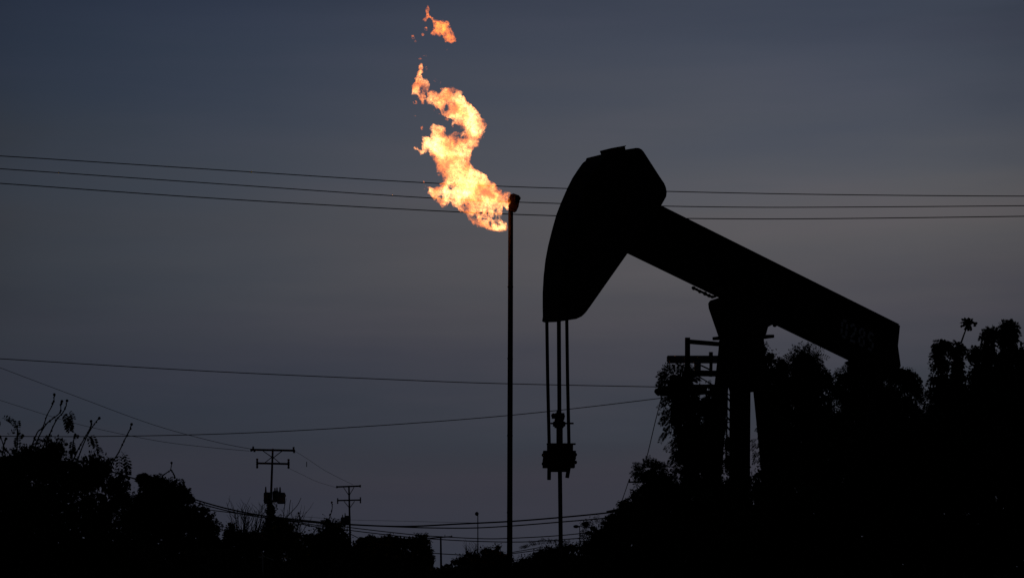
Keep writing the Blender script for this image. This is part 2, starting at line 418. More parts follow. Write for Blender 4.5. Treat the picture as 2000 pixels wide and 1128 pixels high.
# ------------------------------------------------------------------ flare stack and flame
DF = 95.0; kf = mpp(DF)
ft = P(995.5, 1110, DF)
stack = thing('flare_stack', 'tall thin black flare pipe with flame blowing off its tip', 'flare stack', (ft.x, ft.y, 0))
m = MB()
pt = [P(997.4, 412, DF), P(996.8, 640, DF), P(996, 860, DF), P(995.4, 1110, DF)]; pt.append(Vector((pt[-1].x, DF, GZ - .3)))
m.tube(pt, [4.9 * kf, 5.1 * kf, 5.2 * kf, 5.4 * kf, 5.4 * kf], 16)
for y in (560, 700, 850, 1000):
    c = P(996.8 - (y - 560) * .003, y, DF); m.tube([c - Vector((0, 0, .03)), c + Vector((0, 0, .03))], 5.6 * kf, 16)
m.build('stack_pipe', M['soot'], stack, smooth=True)
m = MB()
prf = [(993, 405), (991.5, 392), (995, 385), (1002, 378.5), (1009, 381), (1013.5, 382.5), (1017, 387), (1014.5, 392), (1013, 402), (1009, 411), (1005, 414), (1001.5, 413), (993.5, 413)]
m.prism([P(x, y, DF) for x, y in prf], (0, 1, 0), 17 * kf)
m.ball(P(999, 383, DF), 4.5 * kf, 8); m.ball(P(1010, 386, DF), 4.8 * kf, 8)
m.build('burner_tip', M['iron'], stack)
for a in range(5):
    m = MB(); t = a * 1.256; c = P(1003, 384, DF) + Vector((math.cos(t) * .2, math.sin(t) * .2, 0)); m.tube([c - Vector((0, 0, .25)), c + Vector((0.02, 0, .02))], .03, 6)
    m.build('nozzle', M['soot'], stack)

main_poly = [(817.5,125),(826,129),(827.5,137),(824,150),(832.6,154),(837,164),(836,174),(845,178.6),(856.6,183.4),(860,175.4),(875.7,169),(891.7,173.8),(906,184),(915.6,197.7),(926.7,215),(939.5,225),(949,245.6),(946,256.7),(941,274),(930,286),(920,297),(919,320),(931.7,329),(948.5,340.7),(960,352.5),(967,362.6),(973.8,371),(985.6,376),(997,379.4),(996,390),(993,409.7),(981,413),(980.5,426.6),(984.7,438),(992,433),(992.6,446.8),(977,453.5),(957,451),(931.7,441),(918,431.6),(911,418),(894.6,412),(881,399.6),(862.6,403),(854,391),(844,388.7),(835.6,376),(829,361.7),(844,366),(861,362.6),(857.5,357.5),(866,354),(866,345.7),(850.8,330.5),(849,317),(845,305),(837,295),(832,298.5),(822,302),(816,295),(809.5,288.4),(813.7,286.7),(823.8,292.6),(824.7,279),(822,266),(831,264.7),(842,268),(843.8,256.7),(839,250),(843.8,245.6),(859.7,242),(869,247),(871.7,258),(879,261.5),(888.5,255),(901,256.7),(907.6,253.5),(898,245.6),(882,239),(869,228),(856.6,215),(843.8,205.7),(835.8,201),(826,202.5),(820,199),(815,188),(805.5,183),(802,170.6),(810,158),(813.5,148),(817.5,137)]
puff = [(836.7,8.5),(838.8,11),(837,20),(842,28),(848,37),(859,37.6),(870.7,39.7),(877,44),(877.8,54),(886,62),(891,73.7),(891,82),(879,82),(869,79.4),(866.5,69.5),(858,72),(851,66.6),(843.8,72),(841,63.8),(846.6,54),(845,45),(839.5,34),(831,39.7),(824.7,37),(832.5,31),(829.6,18.4)]
def dot(x, y, a, b, r=0.0, n=9):
    return [(x + math.cos(t * 2 * math.pi / n) * a * (1 if t % 2 else .6), y + math.sin(t * 2 * math.pi / n) * b * (1 if t % 3 else .7)) for t in range(n)]
bits = [puff, dot(806.5, 71, 5.5, 4), dot(811, 79, 3, 3), dot(826.5, 67, 4, 2.8), dot(831.5, 56, 4, 4.5), dot(821, 30, 2.6, 1.6), dot(875.5, 97.5, 4, 4.5), dot(829, 109, 7, 2.4), dot(820, 113, 4, 2.5),
        dot(833, 135, 3, 5), dot(851, 158, 6, 3), dot(860, 160, 2.5, 4), dot(847, 215, 2, 3), dot(810, 227, 3, 2), dot(824, 249, 5, 3.5), dot(828, 354, 2.5, 4), dot(811, 201, 6, 4.5),
        dot(857, 221, 6, 4), dot(884, 246.5, 3, 2), dot(813, 288, 4, 3), dot(873, 234, 4, 2.4)]
holes = [dot(871, 211, 4.5, 6), dot(894, 264, 8, 3), dot(904, 266, 5, 3), dot(832, 185, 4.5, 6), dot(832, 196, 4, 4), dot(824, 176, 3, 5), dot(862, 387, 4, 3.5), dot(880, 366, 5, 2.4), dot(963, 424, 8, 5), dot(985, 410, 5, 4),
         dot(945, 427, 5, 4), dot(926, 423, 4, 4), dot(889, 181, 4, 2.2), dot(952, 415, 3, 3), dot(972, 436, 4, 5), dot(957, 436, 3, 4), dot(975, 424, 4, 3), dot(968, 412, 3, 3), dot(938, 416, 3, 3), dot(908, 405, 3, 2), dot(880, 388, 3, 3)]
def lattice(shape, seed):
    return np.random.default_rng(seed).random(shape).astype(np.float32)
def vnoise(p, scale, seed):
    q = p / scale; n = 64; lat = lattice((n, n, n), seed)
    i = np.floor(q).astype(np.int32); f = (q - i).astype(np.float32); f = f * f * (3 - 2 * f); i &= n - 1; j = (i + 1) & (n - 1)
    def g(a, b, c): return lat[a, b, c]
    x0, y0, z0 = i[..., 0], i[..., 1], i[..., 2]; x1, y1, z1 = j[..., 0], j[..., 1], j[..., 2]
    fx, fy, fz = f[..., 0], f[..., 1], f[..., 2]
    l = lambda a, b, t: a + (b - a) * t
    return l(l(l(g(x0, y0, z0), g(x1, y0, z0), fx), l(g(x0, y1, z0), g(x1, y1, z0), fx), fy),
             l(l(g(x0, y0, z1), g(x1, y0, z1), fx), l(g(x0, y1, z1), g(x1, y1, z1), fx), fy), fz) - .5
def sdist(poly, X, Y):
    p = np.array(poly, dtype=np.float32); q = np.roll(p, -1, 0); d = np.full(X.shape, 1e9, np.float32); ins = np.zeros(X.shape, bool)
    for (ax, ay), (bx_, by) in zip(p, q):
        ex_, ey = bx_ - ax, by - ay; L2 = ex_ * ex_ + ey * ey + 1e-9
        t = np.clip(((X - ax) * ex_ + (Y - ay) * ey) / L2, 0, 1)
        d = np.minimum(d, np.hypot(X - ax - t * ex_, Y - ay - t * ey))
        c = ((ay > Y) != (by > Y)) & (X < ex_ * (Y - ay) / (ey + 1e-12) + ax); ins ^= c
    return np.where(ins, d, -d)
def surface_nets(Fv, org, h):
    """iso-surface of Fv > 0"""
    s = Fv > 0; nx, ny, nz_ = Fv.shape
    c = [(i, j, k) for i in (0, 1) for j in (0, 1) for k in (0, 1)]
    def cut(A, o): return A[o[0]:nx - 1 + o[0], o[1]:ny - 1 + o[1], o[2]:nz_ - 1 + o[2]]
    cnt = sum(cut(s, o).astype(np.int8) for o in c); act = (cnt > 0) & (cnt < 8)
    idx = np.full(act.shape, -1, np.int64); cells = np.argwhere(act); idx[act] = np.arange(len(cells))
    acc = np.zeros((len(cells), 3)); wt = np.zeros(len(cells))
    val = {o: cut(Fv, o)[act] for o in c}
    for o in c:
        for ax in range(3):
            if o[ax] == 0:
                o2 = list(o); o2[ax] = 1; o2 = tuple(o2); a, b = val[o], val[o2]; m_ = (a > 0) != (b > 0)
                t = np.where(m_, a / np.where(m_, a - b, 1), 0); p_ = np.array(o, float)[None].repeat(len(cells), 0); p_[:, ax] = t
                acc += p_ * m_[:, None]; wt += m_
    V = (cells + acc / wt[:, None]) * h + org
    faces = []
    for ax in range(3):
        u, v_ = (ax + 1) % 3, (ax + 2) % 3
        sl = [slice(None)] * 3; sh = [slice(None)] * 3; sl[ax] = slice(0, -1); sh[ax] = slice(1, None)
        A, B = s[tuple(sl)], s[tuple(sh)]; e = np.argwhere(A != B)
        e = e[(e[:, u] > 0) & (e[:, v_] > 0) & (e[:, u] < Fv.shape[u] - 1) & (e[:, v_] < Fv.shape[v_] - 1)]
        fl = A[tuple(e.T)]
        def at(du, dv):
            q = e.copy(); q[:, u] -= du; q[:, v_] -= dv; return idx[tuple(q.T)]
        qd = np.stack([at(1, 1), at(0, 1), at(0, 0), at(1, 0)], 1); qd[~fl] = qd[~fl][:, ::-1]; faces.append(qd)
    return V, np.concatenate(faces)
HS = 1.0
def fire_field(polys, hole, x0, x1, y0, y1, zr, Rz, amp):
    gx = np.arange(x0, x1, .8, dtype=np.float32); gy = np.arange(y0, y1, .8, dtype=np.float32)
    X, Y = np.meshgrid(gx, gy, indexing='ij')
    s2 = np.max([sdist(p, X, Y) for p in polys], 0)
    for hpl in hole: s2 = np.minimum(s2, -sdist(hpl, X, Y) + .3)
    ax = np.arange(x0, x1 - 1, HS, dtype=np.float32); ay = np.arange(y0, y1 - 1, HS, dtype=np.float32); az_ = np.arange(-zr, zr, HS, dtype=np.float32)
    G = np.stack(np.meshgrid(ax, ay, az_, indexing='ij'), -1)
    wx = G[..., 0] + vnoise(G, 9, 1) * 9 * amp + vnoise(G, 4.2, 2) * 5 * amp; wy = G[..., 1] + vnoise(G, 9, 3) * 9 * amp + vnoise(G, 4.2, 4) * 5 * amp
    fx = np.clip((wx - x0) / .8, 0, len(gx) - 1.01); fy = np.clip((wy - y0) / .8, 0, len(gy) - 1.01)
    ix = fx.astype(int); iy = fy.astype(int); tx = fx - ix; ty = fy - iy
    S = (s2[ix, iy] * (1 - tx) + s2[ix + 1, iy] * tx) * (1 - ty) + (s2[ix, iy + 1] * (1 - tx) + s2[ix + 1, iy + 1] * tx) * ty
    zc = 7 * np.sin(G[..., 1] / 38.0) + 4 * np.sin(G[..., 1] / 13.0)
    z = G[..., 2] - zc
    rag = np.abs(vnoise(G, 5.0, 5)) * 2 - .45
    Fv = S - z * z / Rz + rag * 2.6 * amp * np.clip(1.2 - S / 14, .2, 1) + vnoise(G, 2.6, 6) * 1.8
    return surface_nets(Fv, np.array([ax[0], ay[0], az_[0]]), HS)
def px_to_world(V):
    """flame grid (pixel units about the flare plane) -> metres"""
    o = np.array(P(CX, 230, DF)); U = V.copy()
    cy, sy = math.cos(0), math.sin(0)
    out = np.zeros_like(V)
    Xc = (V[:, 0] - CX) / F; Uc = (CY - V[:, 1]) / F
    dy = math.cos(PITCH) - Uc * math.sin(PITCH); dz = math.sin(PITCH) + Uc * math.cos(PITCH); t = DF / dy
    out[:, 0] = Xc * t; out[:, 1] = DF + V[:, 2] * kf; out[:, 2] = CAMH + dz * t
    return out
def fire_mat(name, k1, c0, c1, lo, hi):
    fm = bpy.data.materials.new(name); fm.use_nodes = True; t = fm.node_tree; t.nodes.clear()
    def fn(ty, **k):
        n = t.nodes.new(ty)
        for a, b in k.items(): setattr(n, a, b)
        return n
    ftc = fn('ShaderNodeTexCoord')
    def noise(sc_, det, dist):
        n = fn('ShaderNodeTexNoise'); n.inputs['Scale'].default_value = sc_; n.inputs['Detail'].default_value = det; n.inputs['Distortion'].default_value = dist
        t.links.new(ftc.outputs['Object'], n.inputs['Vector']); return n.outputs['Fac']
    def mr(v, a, b, c, d):
        r = fn('ShaderNodeMapRange', interpolation_type='SMOOTHSTEP')
        for i, q in enumerate((a, b, c, d)): r.inputs[i + 1].default_value = q
        t.links.new(v, r.inputs[0]); return r.outputs[0]
    def mul(a, b):
        m = fn('ShaderNodeMath', operation='MULTIPLY'); t.links.new(a, m.inputs[0])
        if isinstance(b, float): m.inputs[1].default_value = b
        else: t.links.new(b, m.inputs[1])
        return m.outputs[0]
    big = noise(1.15, 2, .6); mid = noise(3.6, 3, 1.2); fine = noise(11.0, 3, 1.8)
    st = mul(mul(mul(mr(big, .36, .62, lo, hi), mr(mid, .35, .62, .35, 1.9)), mr(fine, .42, .58, .04, 2.2)), k1)
    cr = fn('ShaderNodeValToRGB'); e = cr.color_ramp.elements; e[0].position = .42; e[0].color = (*c0, 1); e[1].position = .6; e[1].color = (*c1, 1)
    t.links.new(big, cr.inputs[0])
    em = fn('ShaderNodeEmission'); t.links.new(cr.outputs[0], em.inputs[0]); t.links.new(st, em.inputs[1])
    fo = fn('ShaderNodeOutputMaterial'); t.links.new(em.outputs[0], fo.inputs['Volume'])
    fm.cycles.volume_step_rate = .08
    return fm
fmats = [fire_mat('burning_gas', 1.5, (1, .21, .02), (1, .37, .12), .75, 3.0), fire_mat('thin_burning_gas', 2.2, (1, .19, .01), (1, .22, .02), .8, 1.2)]
fm = fmats[0]
fb = P(990, 400, DF)
flame = thing('gas_flame', 'bright orange and yellow flame curling up from the flare stack tip', 'flame', fb)
V, Fc = fire_field([main_poly] , holes, 794, 1004, 112, 464, 38, 17.0, 1.0)
mesh_obj('flame_body', px_to_world(V), Fc, fm, flame, smooth=True)
for bpoly in bits:
    q = np.array(bpoly); lo = q.min(0) - 7; hi = q.max(0) + 7
    V, Fc = fire_field([bpoly], [], lo[0], hi[0], lo[1], hi[1], 22 if bpoly is puff else 9, 14.0, .75 if bpoly is puff else .35)
    if len(Fc) > 8: mesh_obj('loose_flame', px_to_world(V), Fc, fmats[1], flame, smooth=True)

# ------------------------------------------------------------------ power lines
def catmull(pts, n=8):
    out = []
    for i in range(len(pts) - 1):
        p0 = pts[max(i - 1, 0)]; p1 = pts[i]; p2 = pts[i + 1]; p3 = pts[min(i + 2, len(pts) - 1)]
        for k in range(n):
            u = k / n
            out.append(.5 * ((2 * p1) + (p2 - p0) * u + (2 * p0 - 5 * p1 + 4 * p2 - p3) * u * u + (3 * p1 - p0 - 3 * p2 + p3) * u ** 3))
    out.append(pts[-1]); return out
def line(pts, D0, D1, px, label, cat='power line', grp='overhead lines crossing the sky', name='power_line', mat='wire'):
    x0, x1 = pts[0][0], pts[-1][0]
    q = [P(x, y, D0 + (D1 - D0) * (x - x0) / ((x1 - x0) or 1)) for x, y in pts]
    m = MB(); m.tube(catmull(q, 6), [px / 2 * mpp(p.y) for p in catmull(q, 6)], 5)
    return tag(m.build(name, M[mat], None, smooth=True), label, cat, grp)
G1 = 'three high parallel power lines'
line([(-300, 288), (0, 304.5), (400, 330), (815, 356), (1105, 368), (1500, 378), (1900, 382.5), (2300, 383)], 118, 122, 1.9, 'uppermost of the three thin lines spanning the sky behind the flame', grp=G1)
line([(-300, 310), (0, 329.5), (400, 357), (830, 386), (1085, 397), (1400, 404), (1700, 404), (2300, 399)], 120, 124, 1.9, 'middle of the three thin lines spanning the sky behind the flame', grp=G1)
line([(-300, 338), (0, 358), (400, 386), (800, 409), (1080, 421), (1400, 427), (1700, 426), (2300, 418)], 119, 123, 2.0, 'lowest of the three thin lines spanning the sky behind the flame', grp=G1)
line([(-200, 689), (0, 700), (400, 724), (800, 742), (1000, 749), (1290, 755), (1420, 757)], 108, 96, 1.7, 'single line running level to the pumpjack, passing behind the hanging cables')
line([(-150, 848), (0, 851), (200, 851.5), (450, 846), (700, 833), (1000, 810), (1290, 777), (1420, 758)], 110, 97, 1.6, 'sagging line that rises to the right towards the pumpjack post')
line([(-120, 672), (0, 717.5), (150, 774), (300, 829), (420, 862), (490, 876)], 100, 127, 1.0, 'faint line slanting down from the left edge to the near pole, upper one')
line([(-120, 744), (0, 781), (150, 827), (300, 859), (400, 872), (487, 880)], 100, 127, .85, 'faint line slanting down from the left edge to the near pole, lower one')
line([(576, 880), (600, 895), (640, 921), (690, 946)], 127, 236, .6, 'faint upper line sloping between the tops of the two crossarm poles')
line([(565, 914), (590, 926), (620, 940), (656, 951)], 127, 236, .55, 'faint lower line sloping between the two crossarm poles')
line([(599, 901), (599, 911)], 150, 150, 1.5, 'short dark marker hanging under the line between the two poles', 'line marker', None, 'line_marker', 'ceramic')
G2 = 'bundle of low utility cables'
line([(200, 915), (300, 946), (375, 973), (450, 994), (525, 1008), (600, 1016), (680, 1023), (790, 1027), (900, 1022), (1000, 1017), (1100, 1009), (1190, 1000), (1260, 990)], 120, 260, 3.0, 'thickest low cable, leaving the left trees and rising again at the right', grp=G2)
line([(300, 952), (372, 977), (450, 998), (525, 1011), (640, 1021.5), (780, 1028), (850, 1030), (925, 1030), (1000, 1026), (1100, 1018), (1190, 1010), (1260, 1000)], 121, 262, 2.4, 'second low cable, just under the thickest one', grp=G2)
line([(340, 975), (400, 993), (470, 1002), (560, 1011), (620, 1020), (690, 1030), (800, 1042.5), (860, 1047), (945, 1051), (1000, 1050), (1090, 1045), (1180, 1036)], 122, 260, 1.9, 'third low cable, sagging past the T shaped pole', grp=G2)
line([(560, 1016), (640, 1028), (690, 1035.5), (790, 1047), (868, 1053), (945, 1056.5), (1030, 1057), (1120, 1051), (1180, 1046)], 130, 258, 1.9, 'lowest of the long cables, sagging just over the shrubs', grp=G2)
line([(575, 1007), (690, 1014.5), (760, 1016), (860, 1018.5), (930, 1020)], 130, 250, .6, 'very faint thin cable above the thickest low cable', grp=G2)
line([(845, 1079), (880, 1081.5), (960, 1084), (1060, 1072)], 240, 262, 1.8, 'short cable low between the T shaped pole and the flare stack', grp=G2)
line([(992, 1079), (1030, 1072.5), (1060, 1067)], 230, 230, 1.6, 'short cable low beside the foot of the flare stack', grp=G2)
line([(680, 1040), (700, 1050), (713, 1062)], 236, 236, 1.6, 'short stay running down from the far crossarm pole', 'guy wire', None, 'guy_wire')
line([(1293, 772), (1280, 822), (1263, 893), (1248, 938)], 97, 97, 1.7, 'steep guy wire dropping from the pumpjack post to the shrubs', 'guy wire', None, 'guy_wire')
line([(1229, 935), (1220, 962), (1210, 990)], 150, 150, 1.5, 'short wire dropping from the crossarm end poking out of the shrubs', 'guy wire', None, 'guy_wire')
line([(1304, 708), (1302, 722), (1296, 745)], 96, 96, 1.6, 'short wire hanging from the left end of the crossarm behind the pumpjack', 'guy wire', None, 'guy_wire')
line([(1332, 916), (1316, 927), (1302, 944)], 110, 110, 1.6, 'short slanting wire in the gap beside the hanging vines', 'guy wire', None, 'guy_wire')

# ------------------------------------------------------------------ utility poles
def pole(label, D, top, foot, arms, braces, insul, r, trans=(), bush=(), grp='utility poles in the distance', cat='utility pole'):
    k = mpp(D); a = P(*top, D); b = P(*foot, D)
    root = thing('utility_pole', label, cat, (b.x, D, 0), group=grp)
    m = MB(); m.tube([a, b, Vector((b.x, D, GZ - .4))], [r * k * .85, r * k * 1.15, r * k * 1.25], 10); m.build('pole', M['wood'], root, smooth=True)
    for (p, q, tk) in arms:
        m = MB(); m.bar(P(*p, D - .12), P(*q, D - .12), .1, tk * k); m.build('crossarm', M['concrete' if D == 96 else 'wood'], root)
    for (p, q, tk) in braces:
        m = MB(); m.bar(P(*p, D - .06), P(*q, D - .06), .03, tk * k); m.build('brace', M['iron'], root)
    for (x, y0, y1, rr) in insul:
        m = MB(); p, q = P(x, y0, D - .12), P(x, y1, D - .12); n = 4
        for i in range(n):
            c = p.lerp(q, (i + .5) / n); h_ = (p - q) / (n * 2.4); m.tube([c - h_, c + h_], [rr * k * .75, rr * k], 8)
        m.tube([p, q], rr * k * .5, 6)
        m.build('insulator', M['ceramic'], root)
    for (x0, x1, y0, y1, off_) in trans:
        m = MB(); c0, c1 = P((x0 + x1) / 2, y1, D + off_), P((x0 + x1) / 2, y0, D + off_)
        m.tube([c0, c0.lerp(c1, .12), c0.lerp(c1, .9), c1], [(x1 - x0) / 2 * k * f for f in (.85, 1, 1, .8)], 14)
        m.build('transformer', M['tank'], root, smooth=False)
    for (x, y0, y1, rr) in bush:
        m = MB(); m.tube([P(x, y1, D - .1), P(x, (y0 + y1) / 2, D - .1), P(x, y0, D - .1)], [rr * k, rr * k * .8, rr * k * .6], 8); m.build('bushing', M['ceramic'], root)
    return root
pole('near crossarm pole on the left carrying transformers, with a double crossarm', 127, (532.8, 875.5), (526, 1060),
     [((489, 877.4), (576, 879.2), 4.0), ((501, 903.8), (565.5, 905.2), 3.8)],
     [((514, 880), (531, 892), 1.6), ((551, 880), (534, 893), 1.6), ((531, 892), (516, 904), 1.5), ((534, 893), (548, 904.5), 1.4)],
     [(494.5, 871, 877, 2.2), (491, 876, 881, 2.6), (497, 877, 882, 2.4), (573.5, 872, 877, 2.2), (574.5, 878, 884, 2.4), (502.3, 894.5, 914, 2.4), (563.6, 895.5, 914.5, 2.4)], 2.3,
     [(515, 529.5, 960.5, 982, -.35), (541, 557.5, 961, 983, -.35), (532, 545, 958, 980, .4)],
     [(519, 949.5, 961, 1.9), (537, 952, 961, 2.0), (541, 951, 961, 1.9), (547, 950.5, 961, 2.1), (557.5, 965, 969, 1.2)])
pole('farther crossarm pole to the right of the transformer pole, two level arms', 236, (681.5, 947.5), (684.5, 1080),
     [((656.6, 950), (704.7, 948.3), 3.0), ((658.5, 976.6), (705, 975.4), 2.8)],
     [((671, 951), (681, 966), 1.3), ((691.5, 950.5), (682.5, 966), 1.3), ((672, 978), (682, 990.5), 1.3), ((692.5, 978), (683.5, 990.5), 1.3)],
     [(659.5, 972, 983, 1.6), (704, 970, 982, 1.6), (658, 948, 952.5, 1.7), (703.6, 946, 951, 1.7)], 1.9,
     [(665.5, 676, 1009, 1023, -.3), (674, 685, 1006, 1023, -.3)], [(674, 1001, 1009, 1.3), (669, 1004, 1010, 1.2)])
pole('small T shaped pole just right of the round dark trees', 300, (860.8, 1046), (861.5, 1104),
     [((839, 1050), (883.5, 1046.7), 2.4)], [], [(882, 1044.5, 1047, 1.0), (869, 1043.5, 1047, .9)], 1.9)
pole('pole hidden in shrubs, only its thin left arm shows above the wires', 150, (1272, 925), (1274, 1060),
     [((1228, 940.6), (1312, 939), 3.0)], [((1255, 941), (1272, 955), 1.5)], [(1229.5, 934, 940, 1.6)], 2.6)
pole('far pole lost in shrubs, dark left arm showing where low cables end', 255, (1262, 960), (1263, 1080),
     [((1184.5, 999), (1268, 981), 4.0)], [], [(1199, 991, 996, 1.2)], 2.0)
pole('grey crossarm pole standing directly behind the pumpjack post', 96, (1440, 672), (1442, 1000),
     [((1303.5, 701.5), (1476, 701.5), 15)], [((1320, 708), (1440, 780), 2.2)], [(1388.5, 687, 694.5, 4.6), (1304, 696, 706, 2.2)], 5,
     [(1355.5, 1369, 706, 724, -.3)], [])
# street lamps
def street_lamp(label, D, x, ytop, yfoot, hx0, hx1, hy0, hy1, wpx):
    k = mpp(D); a = P(x, ytop, D); b = P(x + .4, yfoot, D)
    root = thing('street_lamp', label, 'street lamp', (b.x, D, 0), group='distant street lamps')
    m = MB(); m.tube([a, Vector((b.x, D, GZ - .4))], [wpx / 2 * k * .8, wpx / 2 * k * 1.2], 8); m.build('pole', M['tank'], root, smooth=True)
    m = MB(); m.bar(P(x, ytop + 1, D), P((hx0 + hx1) / 2, (hy0 + hy1) / 2, D), .1, .12); m.build('arm', M['tank'], root)
    m = MB(); c = P((hx0 + hx1) / 2, (hy0 + hy1) / 2, D); m.ball(c, 1, 12, ((hx1 - hx0) / 2 * k, .25, (hy1 - hy0) / 2 * k)); m.build('lamp_head', M['tank'], root, smooth=True)
street_lamp('thin tall lamp post left of the flare stack foot', 300, 933.2, 1000, 1080, 927.5, 935, 998.5, 1006.5, 2.2)
street_lamp('short lamp post half lost in the branches right of the rod', 260, 1132.2, 1027, 1050, 1119.5, 1130.5, 1024, 1030.5, 2.0)

# ------------------------------------------------------------------ plants
def leaves(C, Dr, S, W):
    """rhombus leaves: centres C, long directions Dr, lengths S, widths W -> verts, quads"""
    n = len(C); Dr = Dr / (np.linalg.norm(Dr, axis=1, keepdims=True) + 1e-9)
    r = rng.normal(size=(n, 3)); sd = np.cross(Dr, r); sd /= (np.linalg.norm(sd, axis=1, keepdims=True) + 1e-9)
    a = C - Dr * S[:, None] / 2; b = C + Dr * S[:, None] / 2; mid = C + Dr * S[:, None] * .06
    Vv = np.stack([a, mid + sd * W[:, None] / 2, b, mid - sd * W[:, None] / 2], 1).reshape(-1, 3)
    return Vv, np.arange(4 * n).reshape(n, 4)
def join(parts):
    V = []; Fq = []; b = 0
    for v, f in parts:
        V.append(v); Fq.append(f + b); b += len(v)
    return np.concatenate(V), np.concatenate(Fq)
def crown(blobs, D, leaf, dens=1.0, droop=.3, depth=1.0, inner=1.0, fuzz=1.0):
    """blobs: (px, py, rx, ry) ellipses at distance D; leaf length in metres"""
    k = mpp(D); parts = []
    for (x, y, rx, ry, *o) in blobs:
        c = np.array(P(x, y, D + (o[0] if o else rng.uniform(-.3, .3) * rx * k)))
        r = np.array([rx, (rx + ry) / 2 * depth, ry]) * k
        area = 4 * math.pi * (r[0] * r[2] + r[0] * r[1] + r[1] * r[2]) / 3
        # leafy shell, clustered in sprays so that the outline is uneven
        nsp = int(area / (leaf * leaf * 9) * 2.4 * dens) + 6
        u = rng.normal(size=(nsp, 3)); u /= np.linalg.norm(u, axis=1, keepdims=True)
        lump = 1 + .13 * np.sin(u[:, 0] * 5 + x) * np.cos(u[:, 2] * 6 + y) + .07 * np.sin(u[:, 1] * 9 + u[:, 2] * 11 + x)
        rad = (lump * rng.uniform(.72, 1.0, nsp))[:, None]
        sc_ = c + u * r * rad; per = 9
        ctr = np.repeat(sc_, per, 0) + rng.normal(size=(nsp * per, 3)) * leaf * .75 * fuzz
        dr = np.repeat(u, per, 0) + rng.normal(size=(nsp * per, 3)) * .8; dr[:, 2] -= droop
        s = leaf * rng.uniform(.6, 1.25, len(ctr)); parts.append(leaves(ctr, dr, s, s * rng.uniform(.35, .6, len(ctr))))
        # inner foliage mass: bigger leaf clumps
        big = max(leaf * 2.2, r.min() * .30); ni = int(inner * 10 * area / (big * big)) // 3 + 8
        u = rng.normal(size=(ni, 3)); u /= np.linalg.norm(u, axis=1, keepdims=True)
        ctr = c + u * r * (rng.uniform(.15, .80, ni) ** .7)[:, None]
        s = big * rng.uniform(.7, 1.2, ni); parts.append(leaves(ctr, rng.normal(size=(ni, 3)), s, s * .75))
    return join(parts)
def fronds(specs, D, nleaf=11, lw=.3, fan=False):
    """pinnate leaves: (x, y, angle_deg, length_px, leaflet_px) drawn from their stalk; they droop"""
    k = mpp(D); Cs = []; Ds = []; Ss = []; Ws = []
    for (x, y, ang, Lp, lp) in specs:
        p = np.array(P(x, y, D + rng.uniform(-.4, .4))); az_ = rng.uniform(-.5, .5)
        d = np.array([math.cos(R(ang)) * math.cos(az_), math.sin(az_), math.sin(R(ang))]); step = Lp * k / nleaf
        side = np.cross(d, [0, 1, .2]); side /= np.linalg.norm(side)
        for i in range(nleaf):
            q = p + d * step; Cs.append((p + q) / 2); Ds.append(q - p); Ss.append(step * 1.3); Ws.append(1.5 * k)
            for sg in (-1, 1):
                l_ = lp * k * (1 - .45 * abs(i / nleaf - .45)); dd = side * sg + d * .45 + np.array([0, 0, -.25])
                dd /= np.linalg.norm(dd); Cs.append(q + dd * l_ / 2); Ds.append(dd); Ss.append(l_); Ws.append(l_ * lw)
            p = q; d = d + np.array([0, 0, -.11 * 11 / nleaf]); d /= np.linalg.norm(d); side = np.cross(d, [0, 1, .2]); side /= np.linalg.norm(side)
    return leaves(np.array(Cs), np.array(Ds), np.array(Ss), np.array(Ws))
def trunk(root, D, x, y, limbs, r0, mat='bark'):
    b = P(x, 1110, D); b.z = GZ - .3; m = MB(); k = mpp(D)
    fork = P(x, y, D); mid = b.lerp(fork, .5) + Vector((r0 * .8, 0, 0))
    m.tube(catmull([b, mid, fork], 4), [r0 * (1.25 - .5 * i / 8) for i in range(9)], 9)
    for (lx, ly) in limbs:
        e = P(lx, ly, D + rnd.uniform(-.5, .5)); q = fork.lerp(e, .5) + Vector((rnd.uniform(-.1, .1), rnd.uniform(-.2, .2), .12))
        m.tube(catmull([fork, q, e], 4), [r0 * .6 * (1 - .09 * i) for i in range(9)], 6)
    m.build('trunk', M[mat], root, smooth=True)
def tree(label, D, blobs, leaf, tx, ty, mat='leafdark', r0=.12, name='tree', cat='tree', grp=None, fr=None, limbs=None, **kw):
    b = P(tx, 1110, D); root = thing(name, label, cat, (b.x, D, 0), group=grp)
    trunk(root, D, tx, ty, limbs or [(q[0], q[1]) for q in blobs[:7]], r0)
    parts = [crown(blobs, D, leaf, **kw)]
    if fr: parts.append(fronds(*fr))
    V, Fq = join(parts)
    mesh_obj('crown', V, Fq, M[mat], root)
    return root
def shoots(root, D, paths, wpx, knob, name='shoot', mat='twig', bits=True):
    """knobbly bare stems with small leaf buds"""
    k = mpp(D)
    for pts in paths:
        q = [P(x, y, D) for x, y in pts]; c = catmull(q, 4); m = MB()
        m.tube(c, [wpx / 2 * k * (1.1 - .5 * i / len(c)) for i in range(len(c))], 5)
        if knob:
            for i, p in enumerate(c[1:]):
                if rnd.random() < .75: m.ball(p + Vector((rnd.uniform(-1, 1) * wpx * k * .4, 0, 0)), wpx * k * rnd.uniform(.45, .85), 6, (1, 1, 1.3))
            m.ball(c[-1], wpx * k * 1.15, 7)
        m.build(name, M[mat], root)
def ring(cx, cy, rx, ry, a0, a1, n, Lp, lp, up=0):
    return [(cx + rx * math.cos(R(a)), cy - ry * math.sin(R(a)), a + rnd.uniform(-22, 22) + up, Lp * rnd.uniform(.7, 1.2), lp) for a in [a0 + (a1 - a0) * i / max(1, n - 1) for i in range(n)]]

